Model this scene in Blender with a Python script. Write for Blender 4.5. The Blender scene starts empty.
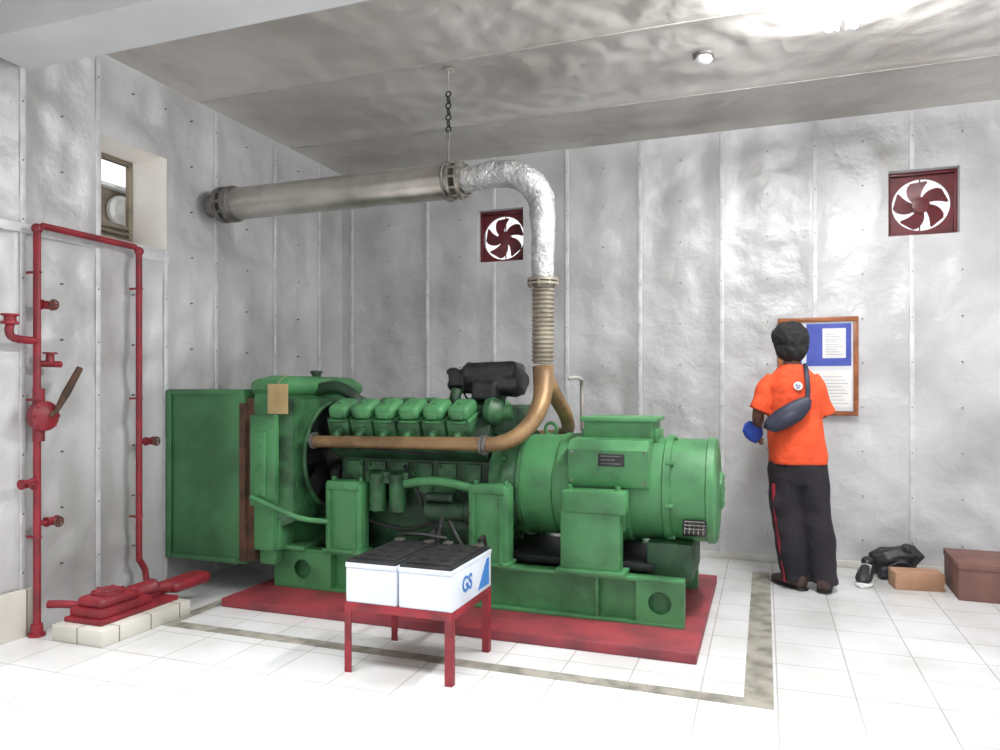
import bpy, bmesh, math, random
from mathutils import Vector, Matrix, noise
random.seed(3)
SC = bpy.context.scene; COL = SC.collection
PI = math.pi
CX, CY, CH = 3.551, -5.694, 1.25
CS, SN, FL, HOR = .9408, .339, 735.0, 390.0
try:
    SC.view_settings.view_transform = 'Standard'
except Exception:
    pass
# ------------------------------------------------------------------ survey helpers (photo measurements -> points on real planes)
def A(px, py, y):
    k = (px-500)/FL; dx = -SN+CS*k; dy = CS+SN*k; t = (y-CY)/dy
    return Vector((CX+t*dx, y, CH-(py-HOR)/FL*t))
def LW(px, py, x=.06):
    k = (px-500)/FL; dx = -SN+CS*k; dy = CS+SN*k; t = (x-CX)/dx
    return Vector((x, CY+t*dy, CH-(py-HOR)/FL*t))
# ------------------------------------------------------------------ materials
def s2l(c):
    r = []
    for v in c[:3]:
        v = v/255.0
        r.append(v/12.92 if v <= .04045 else ((v+.055)/1.055)**2.4)
    return (r[0], r[1], r[2], 1)
def pm(name, c, rough=.5, metal=0, c2=None, lo=.4, hi=.65, scale=6, bump=0, bscale=60, emit=0, dist=.01, distort=0):
    m = bpy.data.materials.new(name); m.use_nodes = True
    nt = m.node_tree; b = nt.nodes['Principled BSDF']; L = nt.links
    b.inputs['Roughness'].default_value = rough; b.inputs['Metallic'].default_value = metal
    tc = nt.nodes.new('ShaderNodeTexCoord')
    c = s2l(c); c2 = s2l(c2) if c2 else tuple([v*.85 for v in c[:3]]+[1])
    n = nt.nodes.new('ShaderNodeTexNoise'); n.inputs['Scale'].default_value = scale; n.inputs['Detail'].default_value = 5
    n.inputs['Distortion'].default_value = distort
    L.new(tc.outputs['Object'], n.inputs['Vector'])
    r = nt.nodes.new('ShaderNodeValToRGB'); r.color_ramp.elements[0].position = lo; r.color_ramp.elements[1].position = hi
    r.color_ramp.elements[0].color = c; r.color_ramp.elements[1].color = c2
    L.new(n.outputs['Fac'], r.inputs['Fac']); L.new(r.outputs['Color'], b.inputs['Base Color'])
    if bump:
        n2 = nt.nodes.new('ShaderNodeTexNoise'); n2.inputs['Scale'].default_value = bscale; n2.inputs['Detail'].default_value = 3
        L.new(tc.outputs['Object'], n2.inputs['Vector'])
        bp = nt.nodes.new('ShaderNodeBump'); bp.inputs['Strength'].default_value = bump; bp.inputs['Distance'].default_value = dist
        L.new(n2.outputs['Fac'], bp.inputs['Height']); L.new(bp.outputs['Normal'], b.inputs['Normal'])
    if emit:
        b.inputs['Emission Color'].default_value = c; b.inputs['Emission Strength'].default_value = emit
    return m
def foil(name, c, c2, metal=.5, rough=.4, bstr=.6, sc=3.0, dist=.03, csc=1.3, distort=.3, det=4, cr=.5, lo=.38, hi=.72):
    m = pm(name, c, rough, metal, c2, lo, hi, csc, 0)
    nt = m.node_tree; L = nt.links; b = nt.nodes['Principled BSDF']
    tc = [n for n in nt.nodes if n.type == 'TEX_COORD'][0]
    n1 = nt.nodes.new('ShaderNodeTexNoise'); n1.inputs['Scale'].default_value = sc; n1.inputs['Detail'].default_value = det
    n1.inputs['Distortion'].default_value = distort; n1.inputs['Roughness'].default_value = cr
    L.new(tc.outputs['Object'], n1.inputs['Vector'])
    bp = nt.nodes.new('ShaderNodeBump'); bp.inputs['Strength'].default_value = bstr; bp.inputs['Distance'].default_value = dist
    L.new(n1.outputs['Fac'], bp.inputs['Height']); L.new(bp.outputs['Normal'], b.inputs['Normal'])
    return m
def tiles(name, c, grout, w=.3, mort=.004, rough=.25, lowmul=.88):
    m = bpy.data.materials.new(name); m.use_nodes = True
    nt = m.node_tree; b = nt.nodes['Principled BSDF']; L = nt.links
    b.inputs['Roughness'].default_value = rough
    tc = nt.nodes.new('ShaderNodeTexCoord')
    br = nt.nodes.new('ShaderNodeTexBrick'); br.offset = 0; br.squash = 1
    br.inputs['Scale'].default_value = 1; br.inputs['Brick Width'].default_value = w; br.inputs['Row Height'].default_value = w
    br.inputs['Mortar Size'].default_value = mort; br.inputs['Mortar Smooth'].default_value = .1
    c0 = s2l(c); br.inputs['Color1'].default_value = c0; br.inputs['Color2'].default_value = tuple([v*.94 for v in c0[:3]]+[1])
    br.inputs['Mortar'].default_value = s2l(grout)
    L.new(tc.outputs['Object'], br.inputs['Vector'])
    n = nt.nodes.new('ShaderNodeTexNoise'); n.inputs['Scale'].default_value = 2.2; n.inputs['Detail'].default_value = 5
    L.new(tc.outputs['Object'], n.inputs['Vector'])
    r = nt.nodes.new('ShaderNodeValToRGB'); r.color_ramp.elements[0].position = .35; r.color_ramp.elements[1].position = .6
    r.color_ramp.elements[0].color = (lowmul, lowmul*.99, lowmul*.97, 1); r.color_ramp.elements[1].color = (1, 1, 1, 1)
    L.new(n.outputs['Fac'], r.inputs['Fac'])
    mx = nt.nodes.new('ShaderNodeMixRGB'); mx.blend_type = 'MULTIPLY'; mx.inputs[0].default_value = 1
    L.new(br.outputs['Color'], mx.inputs[1]); L.new(r.outputs['Color'], mx.inputs[2]); L.new(mx.outputs[0], b.inputs['Base Color'])
    return m
M = dict(
    foil=foil('foil_wall', (196, 196, 198), (158, 157, 156), .18, .44, .5, 5.5, .035, 1.3, .2, 5, .55),
    foilc=foil('foil_ceiling', (200, 197, 193), (154, 149, 143), .3, .4, .45, 2.6, .06, .9, .4, 5, .5),
    tape=pm('tape', (206, 206, 208), .5, .15, (186, 186, 188), scale=9, bump=.2, bscale=25),
    tapec=pm('tape_ceiling', (184, 181, 176), .45, .2, (162, 158, 152), scale=9),
    plaster=pm('plaster', (206, 207, 208), .8, 0, (198, 199, 201), scale=2),
    floor=tiles('floor_tiles', (216, 217, 218), (178, 177, 173), rough=.22, mort=.0035, lowmul=.84),
    tile2=tiles('plinth_tiles', (208, 205, 196), (124, 118, 108), .2, lowmul=.8),
    skirt=pm('skirt', (206, 204, 198), .4, 0, (186, 184, 176), scale=4),
    channel=pm('channel', (146, 143, 133), .8, 0, (108, 105, 96), scale=9, bump=.4, bscale=50),
    redfloor=pm('redfloor', (142, 54, 62), .55, 0, (108, 46, 52), scale=5, bump=.2, bscale=30),
    green=pm('green', (72, 132, 83), .46, 0, (38, 76, 47), scale=4.2, lo=.46, hi=.78, bump=.18, bscale=22),
    green2=pm('green_duct', (66, 118, 76), .52, 0, (50, 94, 59), scale=3, bump=.1, bscale=20),
    greenm=pm('green_mid', (58, 108, 68), .48, 0, (28, 56, 34), scale=7, bump=.25, bscale=30),
    greend=pm('green_dark', (38, 74, 47), .52, 0, (18, 36, 24), scale=7, bump=.3, bscale=30),
    dark=pm('dark', (26, 30, 29), .55, 0, (15, 17, 16), scale=10, bump=.3),
    black=pm('black', (24, 24, 26), .5, 0, (36, 36, 39), scale=12, bump=.2, bscale=50),
    rubber=pm('rubber', (24, 24, 26), .6),
    steel=pm('steel', (196, 192, 185), .3, .75, (150, 145, 137), scale=2.5, bump=.06, bscale=15),
    steel2=pm('steel2', (124, 122, 118), .45, .5, (90, 87, 84), scale=12, bump=.3),
    pipefoil=foil('pipe_foil', (198, 198, 198), (158, 158, 158), .65, .32, 1.0, 55, .016, 9, .4, 3, .6),
    brass=pm('brass', (154, 124, 88), .42, .45, (114, 90, 64), scale=6, bump=.15, bscale=30),
    bellow=pm('bellow', (164, 157, 142), .42, .55, (128, 120, 106), scale=8),
    red=pm('red', (138, 32, 44), .48, 0, (104, 28, 36), scale=8, bump=.15),
    rust=pm('rust', (88, 60, 44), .8, 0, (56, 44, 32), scale=10, bump=.4),
    maroon=pm('maroon', (100, 30, 38), .45, 0, (80, 25, 30), scale=9),
    white=pm('white', (228, 228, 226), .5),
    cream=pm('cream', (250, 248, 244), .6, 0, (244, 240, 234), scale=3),
    batt=pm('battery_case', (210, 216, 226), .35, 0, (194, 200, 211), scale=5),
    blue=pm('blue', (66, 124, 192), .4),
    paper=pm('paper', (212, 215, 219), .6),
    paperb=pm('paper_blue', (70, 84, 170), .6, 0, (58, 72, 158)),
    ink=pm('ink', (96, 100, 122), .7),
    wood=pm('wood_frame', (150, 86, 42), .4, 0, (116, 64, 32), scale=14, bump=.2),
    skin=pm('skin', (120, 82, 62), .55, 0, (108, 72, 54)),
    hair=pm('hair', (16, 15, 17), .8, 0, (28, 26, 28), scale=40, bump=.9, bscale=110),
    shirt=pm('shirt', (224, 82, 38), .85, 0, (200, 66, 30), scale=4, bump=.9, bscale=7, dist=.04),
    pants=pm('pants', (25, 22, 29), .9, 0, (36, 31, 39), scale=5, bump=.6, bscale=8, dist=.03),
    navy=pm('navy', (38, 42, 62), .6, 0, (27, 30, 47), scale=9, bump=.3),
    emb=pm('emblem_blue', (70, 84, 130), .7),
    clothblue=pm('cloth_blue', (46, 82, 186), .7, 0, (38, 66, 160), scale=12, bump=.4),
    shoe=pm('shoe_brown', (70, 48, 42), .5),
    card=pm('cardboard', (172, 134, 108), .8, 0, (156, 118, 92), scale=6),
    card2=pm('box_brown', (118, 84, 76), .75, 0, (100, 70, 64), scale=5),
    cap=pm('tag_card', (174, 152, 110), .8, 0, (156, 134, 92)),
    tube=pm('lamp_tube', (255, 255, 255), .5, emit=430),
    winframe=pm('window_frame', (140, 130, 112), .6, 0, (112, 102, 88)),
    eye=pm('eye', (230, 228, 222), .3),
    plate=pm('nameplate', (28, 30, 30), .4),
)
# ------------------------------------------------------------------ mesh builder
ORG = {}
SHEAR = [0.0]
class MB:
    def __init__(s): s.bm = bmesh.new()
    def add(s, vs, fs):
        v = [s.bm.verts.new(p) for p in vs]
        for f in fs:
            try: s.bm.faces.new([v[i] for i in f])
            except ValueError: pass
        return v
    def box(s, x0, x1, y0, y1, z0, z1, bev=0, R=None):
        r = bmesh.ops.create_cube(s.bm, size=1)['verts']
        c = Vector(((x0+x1)/2, (y0+y1)/2, (z0+z1)/2)); d = (abs(x1-x0), abs(y1-y0), abs(z1-z0))
        for v in r: v.co = Vector((v.co.x*d[0], v.co.y*d[1], v.co.z*d[2]))
        if bev:
            ed = list({e for v in r for e in v.link_edges})
            q = bmesh.ops.bevel(s.bm, geom=ed, offset=bev, segments=2 if bev < .02 else 4, affect='EDGES', profile=.5)
            r = list({v for f in q['faces'] for v in f.verts} | {v for v in r if v.is_valid})
        for v in r:
            p = v.co.copy()
            if R is not None: p = R @ p
            v.co = p+c
        return s
    def ring(s, c, a, b, n): return [c+a*math.cos(2*PI*i/n)+b*math.sin(2*PI*i/n) for i in range(n)]
    def skinrings(s, rings, caps=True):
        n = len(rings[0]); vs = [p for r in rings for p in r]; fs = []
        for k in range(len(rings)-1):
            for i in range(n):
                j = (i+1) % n; fs.append((k*n+i, k*n+j, (k+1)*n+j, (k+1)*n+i))
        if caps: fs.append(tuple(range(n))[::-1]); fs.append(tuple((len(rings)-1)*n+i for i in range(n)))
        s.add(vs, fs); return s
    def lathe(s, o, ax, prof, n=32, caps=True):
        o = Vector(o); ax = Vector(ax).normalized()
        a = ax.orthogonal().normalized(); b = ax.cross(a)
        return s.skinrings([s.ring(o+ax*h, a*r, b*r, n) for h, r in prof], caps)
    def cyl(s, p0, p1, r, r2=None, n=24):
        p0 = Vector(p0); p1 = Vector(p1)
        return s.lathe(p0, p1-p0, [(0, r), ((p1-p0).length, r if r2 is None else r2)], n)
    def tube(s, pts, rad, n=16, sub=6, caps=True):
        P = [Vector(p) for p in pts]
        if not hasattr(rad, '__len__'): rad = [rad]*len(P)
        Q = []; RR = []
        if sub > 1:
            for i in range(len(P)-1):
                a, b, c, d = P[max(i-1, 0)], P[i], P[i+1], P[min(i+2, len(P)-1)]
                for k in range(sub):
                    t = k/sub
                    Q.append(.5*((2*b)+(c-a)*t+(2*a-5*b+4*c-d)*t*t+(3*b-a-3*c+d)*t**3)); RR.append(rad[i]*(1-t)+rad[i+1]*t)
            Q.append(P[-1]); RR.append(rad[-1])
        else: Q = P; RR = list(rad)
        T = [(Q[min(i+1, len(Q)-1)]-Q[max(i-1, 0)]).normalized() for i in range(len(Q))]
        a = T[0].orthogonal().normalized(); rings = []
        for i, q in enumerate(Q):
            a = (a-T[i]*a.dot(T[i])).normalized(); b = T[i].cross(a)
            rings.append(s.ring(q, a*RR[i], b*RR[i], n))
        return s.skinrings(rings, caps)
    def loft(s, secs, ref=(1, 0, 0), n=24):   # secs: (centre, ra, rb)
        P = [Vector(q[0]) for q in secs]; ref = Vector(ref); rings = []
        for i, q in enumerate(secs):
            T = (P[min(i+1, len(P)-1)]-P[max(i-1, 0)]).normalized()
            a = (ref-T*ref.dot(T)).normalized(); b = T.cross(a)
            rings.append(s.ring(P[i], a*q[1], b*q[2], n))
        return s.skinrings(rings)
    def ball(s, c, r, n=20, R=None):
        if not hasattr(r, '__len__'): r = (r, r, r)
        q = bmesh.ops.create_uvsphere(s.bm, u_segments=n, v_segments=n//2+2, radius=1)['verts']
        for v in q:
            p = Vector((v.co.x*r[0], v.co.y*r[1], v.co.z*r[2]))
            if R is not None: p = R @ p
            v.co = p+Vector(c)
        return s
    def torus(s, c, ax, R, r, n=36, m=10, a0=0, a1=2*PI):
        c = Vector(c); ax = Vector(ax).normalized(); a = ax.orthogonal().normalized(); b = ax.cross(a)
        full = abs(a1-a0-2*PI) < 1e-4; vs = []; fs = []; cnt = n if full else n+1
        for i in range(cnt):
            t = a0+(a1-a0)*i/n; d = a*math.cos(t)+b*math.sin(t)
            for j in range(m):
                u = 2*PI*j/m; vs.append(c+d*(R+r*math.cos(u))+ax*r*math.sin(u))
        for i in range(n):
            i2 = (i+1) % cnt
            for j in range(m): fs.append((i*m+j, i2*m+j, i2*m+(j+1) % m, i*m+(j+1) % m))
        s.add(vs, fs); return s
    def prism(s, poly, o, u, v, d):
        o, u, v, d = Vector(o), Vector(u), Vector(v), Vector(d); n = len(poly)
        vs = [o+u*p[0]+v*p[1] for p in poly]+[o+u*p[0]+v*p[1]+d for p in poly]
        fs = [tuple(range(n)), tuple(range(2*n-1, n-1, -1))]+[(i, (i+1) % n, n+(i+1) % n, n+i) for i in range(n)]
        s.add(vs, fs); return s
    def holeplate(s, o, u, v, w, h, cx, cy, r, d, n=48):
        o, u, v, d = Vector(o), Vector(u), Vector(v), Vector(d); inn = []; out = []
        angs = [2*PI*i/n for i in range(n)]
        angs += [math.atan2(y-cy, x-cx) % (2*PI) for x in (0, w) for y in (0, h)]; angs.sort()
        for t in angs:
            c, q = math.cos(t), math.sin(t); k = 1e9
            if c > 1e-9: k = min(k, (w-cx)/c)
            if c < -1e-9: k = min(k, -cx/c)
            if q > 1e-9: k = min(k, (h-cy)/q)
            if q < -1e-9: k = min(k, -cy/q)
            inn.append((cx+r*c, cy+r*q)); out.append((cx+k*c, cy+k*q))
        m = len(angs); vs = []
        for L_ in (inn, out):
            vs += [o+u*p[0]+v*p[1] for p in L_]; vs += [o+u*p[0]+v*p[1]+d for p in L_]
        fs = []
        for i in range(m):
            j = (i+1) % m
            fs += [(i, j, 2*m+j, 2*m+i), (m+i, 3*m+i, 3*m+j, m+j), (i, m+i, m+j, j), (2*m+i, 2*m+j, 3*m+j, 3*m+i)]
        s.add(vs, fs); return s
    def crumple(s, f, a):
        for v in s.bm.verts:
            p = v.co*f; v.co += Vector((noise.noise(p), noise.noise(p+Vector((5, 0, 0))), noise.noise(p+Vector((0, 7, 0)))))*a
        return s
    def build(s, name, mat, parent=None, loc=None, smooth=40, local=False):
        bmesh.ops.remove_doubles(s.bm, verts=s.bm.verts, dist=1e-5)
        bmesh.ops.recalc_face_normals(s.bm, faces=s.bm.faces)
        o0 = Vector((0, 0, 0))
        if parent is not None: o0 = ORG.get(parent.name, Vector((0, 0, 0)))
        elif loc is not None: o0 = Vector(loc)
        if local: o0 = Vector((0, 0, 0))
        for v in s.bm.verts:
            if SHEAR[0]: v.co.x -= SHEAR[0]*v.co.z
            v.co -= o0
        me = bpy.data.meshes.new(name); s.bm.to_mesh(me); s.bm.free()
        me.materials.append(M[mat])
        for p in me.polygons: p.use_smooth = True
        try: me.set_sharp_from_angle(angle=math.radians(smooth))
        except Exception: pass
        o = bpy.data.objects.new(name, me); COL.objects.link(o)
        if parent is not None: o.parent = parent; ORG[o.name] = o0
        elif loc is not None: o.location = loc; ORG[o.name] = Vector(loc)
        return o
def tag(o, label=None, cat=None, group=None, kind=None):
    if label: o['label'] = label
    if cat: o['category'] = cat
    if group: o['group'] = group
    if kind: o['kind'] = kind
    return o
def thing(name, loc, label, cat, group=None, rz=0, local=False):
    o = bpy.data.objects.new(name, None); COL.objects.link(o); o.empty_display_size = .1
    o.location = loc; o.rotation_euler.z = rz
    ORG[o.name] = Vector((0, 0, 0)) if local else Vector(loc)
    return tag(o, label, cat, group)
def copy_tree(o, parent=None):
    c = o.copy(); COL.objects.link(c)
    if parent is not None: c.parent = parent
    for ch in list(o.children): copy_tree(ch, c)
    return c
def textmesh(name, txt, size, mat, parent, pos, right, up, ext=.0008, local=False, bold=0):
    cu = bpy.data.curves.new('t', 'FONT'); cu.body = txt; cu.size = size; cu.extrude = ext; cu.align_x = 'CENTER'; cu.align_y = 'CENTER'; cu.offset = bold
    ob = bpy.data.objects.new('t', cu); COL.objects.link(ob)
    bpy.context.view_layer.update()
    me = bpy.data.meshes.new_from_object(ob.evaluated_get(bpy.context.evaluated_depsgraph_get()))
    bpy.data.objects.remove(ob)
    r = Vector(right).normalized(); u = Vector(up).normalized(); n = r.cross(u)
    R = Matrix((r, u, n)).transposed().to_4x4()
    o0 = Vector((0, 0, 0)) if local else ORG.get(parent.name, Vector((0, 0, 0)))
    me.transform(Matrix.Translation(Vector(pos)-o0) @ R)
    me.materials.clear(); me.materials.append(M[mat])
    o = bpy.data.objects.new(name, me); COL.objects.link(o); o.parent = parent
    return o
def remesh(o, vox=.01, it=4, f=.5):
    m = o.modifiers.new('r', 'REMESH'); m.mode = 'VOXEL'; m.voxel_size = vox; m.use_smooth_shade = True
    if it:
        q = o.modifiers.new('s', 'SMOOTH'); q.iterations = it; q.factor = f
    return o
# ================================================================== ROOM
CZ = 3.17; XR = 6.0; YN = -6.6
def sheet(name, fmap, u0, u1, v0, v1, holes, useams, vseams, mat, step=.04, amp=.028, pv=None):
    us = [u0+(u1-u0)*i/int((u1-u0)/step) for i in range(int((u1-u0)/step)+1)]
    vs = [v0+(v1-v0)*i/int((v1-v0)/step) for i in range(int((v1-v0)/step)+1)]
    for h in holes: us += [h[0], h[1]]; vs += [h[2], h[3]]
    sm = sorted(useams); mids = [(sm[i]+sm[i+1])/2 for i in range(len(sm)-1)]
    def clean(a):
        a = sorted(a); o = [a[0]]; keep = {round(x, 5) for h in holes for x in h}
        for x in a[1:]:
            if x-o[-1] < .012:
                if round(x, 5) in keep: o[-1] = x
                continue
            o.append(x)
        return o
    us = clean(us); vs = clean(vs)
    def disp(u, v):
        s = min([abs(u-q) for q in useams]+[9]); s2 = min([abs(v-q) for q in vseams]+[9])
        f = min(1, s/.12)**.6*min(1, s2/.1)
        f *= min(1, min(u-u0, u1-u)/.1)*min(1, min(v-v0, v1-v)/.1)
        if pv and mids:
            du = min(abs(u-q) for q in mids); k = (v-pv[0])/pv[1]; dv = abs(k-round(k))*pv[1]
            f *= .25+.75*min(1, math.hypot(du, dv)/.13)
        for h in holes:
            du = max(h[0]-u, u-h[1], 0); dv = max(h[2]-v, v-h[3], 0)
            f *= max(0, min(1, (math.hypot(du, dv)-.075)/.12))
        a = .5+.5*noise.noise(Vector((u*2.3, v*2.3, 1.7))); b = .5+.5*noise.noise(Vector((u*7, v*7, 4.2)))
        c = abs(noise.noise(Vector((u*4+v*1.5, v*3.2, 8.1)))); d = abs(noise.noise(Vector((u*9, v*6+u*3, 2.1))))
        return max(0, f)*amp*(.4*a+.4*b+.35*c+.4*d)
    mb = MB(); n = len(vs); pts = []
    for u in us:
        for v in vs: pts.append(fmap(u, v, disp(u, v)))
    fs = []
    for i in range(len(us)-1):
        for j in range(n-1):
            cu = (us[i]+us[i+1])/2; cv = (vs[j]+vs[j+1])/2
            if any(h[0] < cu < h[1] and h[2] < cv < h[3] for h in holes): continue
            fs.append((i*n+j, (i+1)*n+j, (i+1)*n+j+1, i*n+j+1))
    mb.add(pts, fs)
    o = mb.build(name, mat, smooth=80); return tag(o, kind='structure')
F1 = (1.30, 1.70, 2.30, 2.74); F2 = (4.355, 4.785, 2.31, 2.76); WN = (-2.53, -2.04, 2.13, 2.71)
bs = [.10, .84, 1.447, 2.067, 2.646, 3.25, 3.888, 4.5, 5.1, 5.7]
ls = [-.35, -.95, -1.6, -2.05, -2.55, -3.0, -3.6, -4.2, -4.8]
wb = sheet('wall_back', lambda u, v, d: (u, d, v), 0, XR, 0, CZ, [F1, F2], bs, [], 'foil', amp=.034, pv=(.2, .31))
wl = sheet('wall_left', lambda u, v, d: (-d, u, v), YN, 0, 0, CZ, [WN], ls, [2.15], 'foil', amp=.05, pv=(.32, .3))
ce = sheet('ceiling', lambda u, v, d: (u, v, CZ+d), 0, XR, YN, 0, [], [], [-.75, -1.75, -2.75], 'foilc', amp=.045)
def strip_tapes():
    mb = MB()
    for x in bs:
        segs = [(0.02, CZ)]
        for h in (F1, F2):
            if h[0] < x < h[1]: segs = [(0.02, h[2]), (h[3], CZ)]
        for a, b in segs: mb.box(x-.015, x+.015, -.003, .006, a, b, .002)
    mb.build('seam_tape', 'tape', wb)
    mb = MB()
    for x in ls: mb.box(-.006, .003, x-.015, x+.015, .02, 2.13 if WN[0] < x < WN[1] else CZ, .002)
    mb.box(-.006, .005, -3.6, -2.03, 2.05, 2.1, .002)
    mb.build('seam_tape', 'tape', wl)
    mb = MB()
    for y in (-.75, -1.75, -2.75): mb.box(0, XR, y-.006, y+.006, CZ-.001, CZ+.006, .001)
    mb.build('seam_tape', 'tapec', ce)
    mb = MB(); c = bs
    for i in range(len(c)-1):
        for q in (0, .5):
            x = c[i]*(1-q)+c[i+1]*q
            for k in range(10):
                z = .2+k*.31
                if any(h[0]-.03 < x < h[1]+.03 and h[2]-.03 < z < h[3]+.03 for h in (F1, F2)): continue
                mb.cyl((x, .02, z), (x, -.006, z), .0055, .0045, 8)
    mb.build('fixing_pin', 'steel2', wb)
    mb = MB()
    for i in range(len(ls)-1):
        for q in (0, .5):
            y = ls[i]*(1-q)+ls[i+1]*q
            for k in range(10):
                z = .32+k*.3
                if WN[0]-.03 < y < WN[1]+.03 and WN[2]-.03 < z < WN[3]+.03: continue
                mb.cyl((-.02, y, z), (.006, y, z), .0055, .0045, 8)
    mb.build('fixing_pin', 'steel2', wl)
strip_tapes()
mb = MB(); mb.box(-.3, XR, YN-1, .3, -.1, 0); o = mb.build('floor', 'floor'); tag(o, kind='structure')
mb = MB(); mb.box(0, XR, -3.28, -2.97, 2.89, CZ); o = mb.build('ceiling_beam', 'plaster'); tag(o, kind='structure')
mb = MB(); mb.box(-.003, .03, YN, -2.96, 0, .24, .003); o = mb.build('baseboard_left', 'tile2'); tag(o, kind='structure')
mb = MB(); mb.box(2.0, XR, -.012, .03, 0, .05, .003); o = mb.build('baseboard_back', 'skirt'); tag(o, kind='structure')
mb = MB(); mb.box(3.47, 3.585, -2.63, -.35, -.001, .002); mb.box(.5, 3.47, -2.63, -2.55, -.001, .002); mb.box(.5, .58, -2.55, -2.0, -.001, .002)
o = mb.build('trim_1', 'channel'); tag(o, kind='structure')
mb = MB(); y0, y1, z0, z1 = WN
mb.box(-.32, -.004, y0-.03, y0, z0-.03, z1+.03); mb.box(-.32, -.004, y1, y1+.03, z0-.03, z1+.03)
mb.box(-.32, -.004, y0, y1, z0-.03, z0); mb.box(-.32, -.004, y0, y1, z1, z1+.03)
w1 = tag(mb.build('window_1', 'cream'), kind='structure')
mb = MB()
for a, b, c, d in ((y0, y1, z0, z0+.03), (y0, y1, z1-.03, z1), (y0, y0+.03, z0+.03, z1-.03), (y1-.03, y1, z0+.03, z1-.03)):
    mb.box(-.31, -.28, a, b, c, d, .002)
mb.build('window_frame', 'winframe', w1)
mb = MB()
for i in range(4): mb.box(-.33, -.25, y0+.03, y1-.03, z0+.05+i*.035, z0+.056+i*.035, 0, Matrix.Rotation(.5, 3, 'Y'))
mb.build('louvre', 'winframe', w1)
t = thing('outdoor_unit', (-.62, -2.1, 2.05), 'pale cooling unit seen outside through the small left wall window', 'outdoor unit')
mb = MB(); mb.box(-.75, -.45, -2.45, -1.55, 2.0, 2.56, .015); mb.build('casing', 'winframe', t)
mb = MB(); mb.lathe((-.44, -2.0, 2.42), (1, 0, 0), [(0, .10), (.03, .10), (.05, .08), (.12, .075), (.13, .05)], 24); mb.build('outlet', 'white', t)
mb = MB(); mb.box(-.76, -.40, -2.46, -1.54, 2.555, 2.58, .006); mb.build('top_cover', 'white', t)
def exhaust_fan(n, H, label):
    x0, x1, z0, z1 = H
    mb = MB(); mb.box(x0-.03, x0, .004, .2, z0-.03, z1+.03); mb.box(x1, x1+.03, .004, .2, z0-.03, z1+.03)
    mb.box(x0, x1, .004, .2, z0-.03, z0); mb.box(x0, x1, .004, .2, z1, z1+.03)
    tag(mb.build('window_%d' % n, 'plaster'), kind='structure')
    cx, cz = (x0+x1)/2, (z0+z1)/2; F = .005
    t = thing('exhaust_fan', (cx, .1, z0), label, 'fan', 'exhaust fans set in the back wall')
    mb = MB(); mb.holeplate((x0+.02, .09+F, z0+.02), (1, 0, 0), (0, 0, 1), x1-x0-.04, z1-z0-.04, cx-x0-.02, cz-z0-.02, .18, (0, .02, 0))
    for a, b, c, d in ((x0, x1, z0, z0+.022), (x0, x1, z1-.022, z1), (x0, x0+.022, z0+.022, z1-.022), (x1-.022, x1, z0+.022, z1-.022)): mb.box(a+.001, b-.001, .06+F, .13+F, c, d, .002)
    mb.build('frame', 'maroon', t)
    mb = MB(); mb.lathe((cx, .085+F, cz), (0, 1, 0), [(0, .03), (.006, .055), (.06, .055)]); mb.build('hub', 'maroon', t)
    NB = 5
    for k in range(NB):
        mb = MB(); vs = []; fs = []; m = 12
        for i in range(m):
            r = .03+(.170-.03)*i/(m-1); q = r/.172
            w = 2*PI/NB*(.86-.28*q**2)
            if i == m-1: w *= .8
            mid = 2*PI*k/NB+.35-.6*q**1.4+2*PI/NB*.5
            for e in (0, 1):
                ang = mid+(e-.5)*w
                for dy in (0, .004): vs.append((cx+r*math.cos(ang), .1+F+.02*e+dy, cz+r*math.sin(ang)))
        for i in range(m-1):
            b = i*4; fs += [(b, b+2, b+6, b+4), (b+1, b+5, b+7, b+3), (b, b+4, b+5, b+1), (b+2, b+3, b+7, b+6)]
        fs += [(0, 1, 3, 2), ((m-1)*4, (m-1)*4+2, (m-1)*4+3, (m-1)*4+1)]
        mb.add(vs, fs); mb.build('blade', 'maroon', t)
    mb = MB(); mb.box(cx-.03, cx+.03, .125+F, .18+F, cz-.03, cz+.03, .006); mb.box(cx-.004, cx+.004, .135+F, .142+F, z0+.01, z1-.01); mb.build('motor_bracket', 'maroon', t)
exhaust_fan(2, F1, 'maroon exhaust fan in wall opening behind the foil wrapped exhaust elbow')
exhaust_fan(3, F2, 'maroon exhaust fan in wall opening high above the framed notice board')
t = thing('ceiling_lamp', (3.92, -2.1, CZ), 'bright fluorescent batten lamp glowing on the foil ceiling', 'lamp')
mb = MB(); mb.box(3.90, 3.94, -2.62, -1.58, CZ-.095, CZ-.065, .006)
for yy in (-2.3, -1.75): mb.cyl((3.92, yy, CZ-.07), (3.92, yy, CZ), .012, n=10)
mb.build('housing', 'white', t)
for dx in (-.06, .06):
    mb = MB(); mb.cyl((3.92+dx, -2.60, CZ-.075), (3.92+dx, -1.59, CZ-.075), .016, n=12); mb.build('tube', 'tube', t)
for yy in (-2.61, -1.585):
    mb = MB(); mb.box(3.855, 3.985, yy-.004, yy+.004, CZ-.083, CZ-.067, .001); mb.build('end_cap', 'white', t)
t = thing('smoke_detector', (3.22, -1.34, CZ), 'small round white smoke detector on the ceiling', 'smoke detector')
mb = MB(); mb.lathe((3.22, -1.34, CZ-.0), (0, 0, -1), [(0, .06), (.012, .06), (.016, .055)]); mb.build('base', 'steel2', t)
mb = MB(); mb.lathe((3.22, -1.34, CZ-.016), (0, 0, -1), [(0, .045), (.015, .05), (.028, .042), (.036, .02)]); mb.build('sensor_head', 'white', t)
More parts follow.
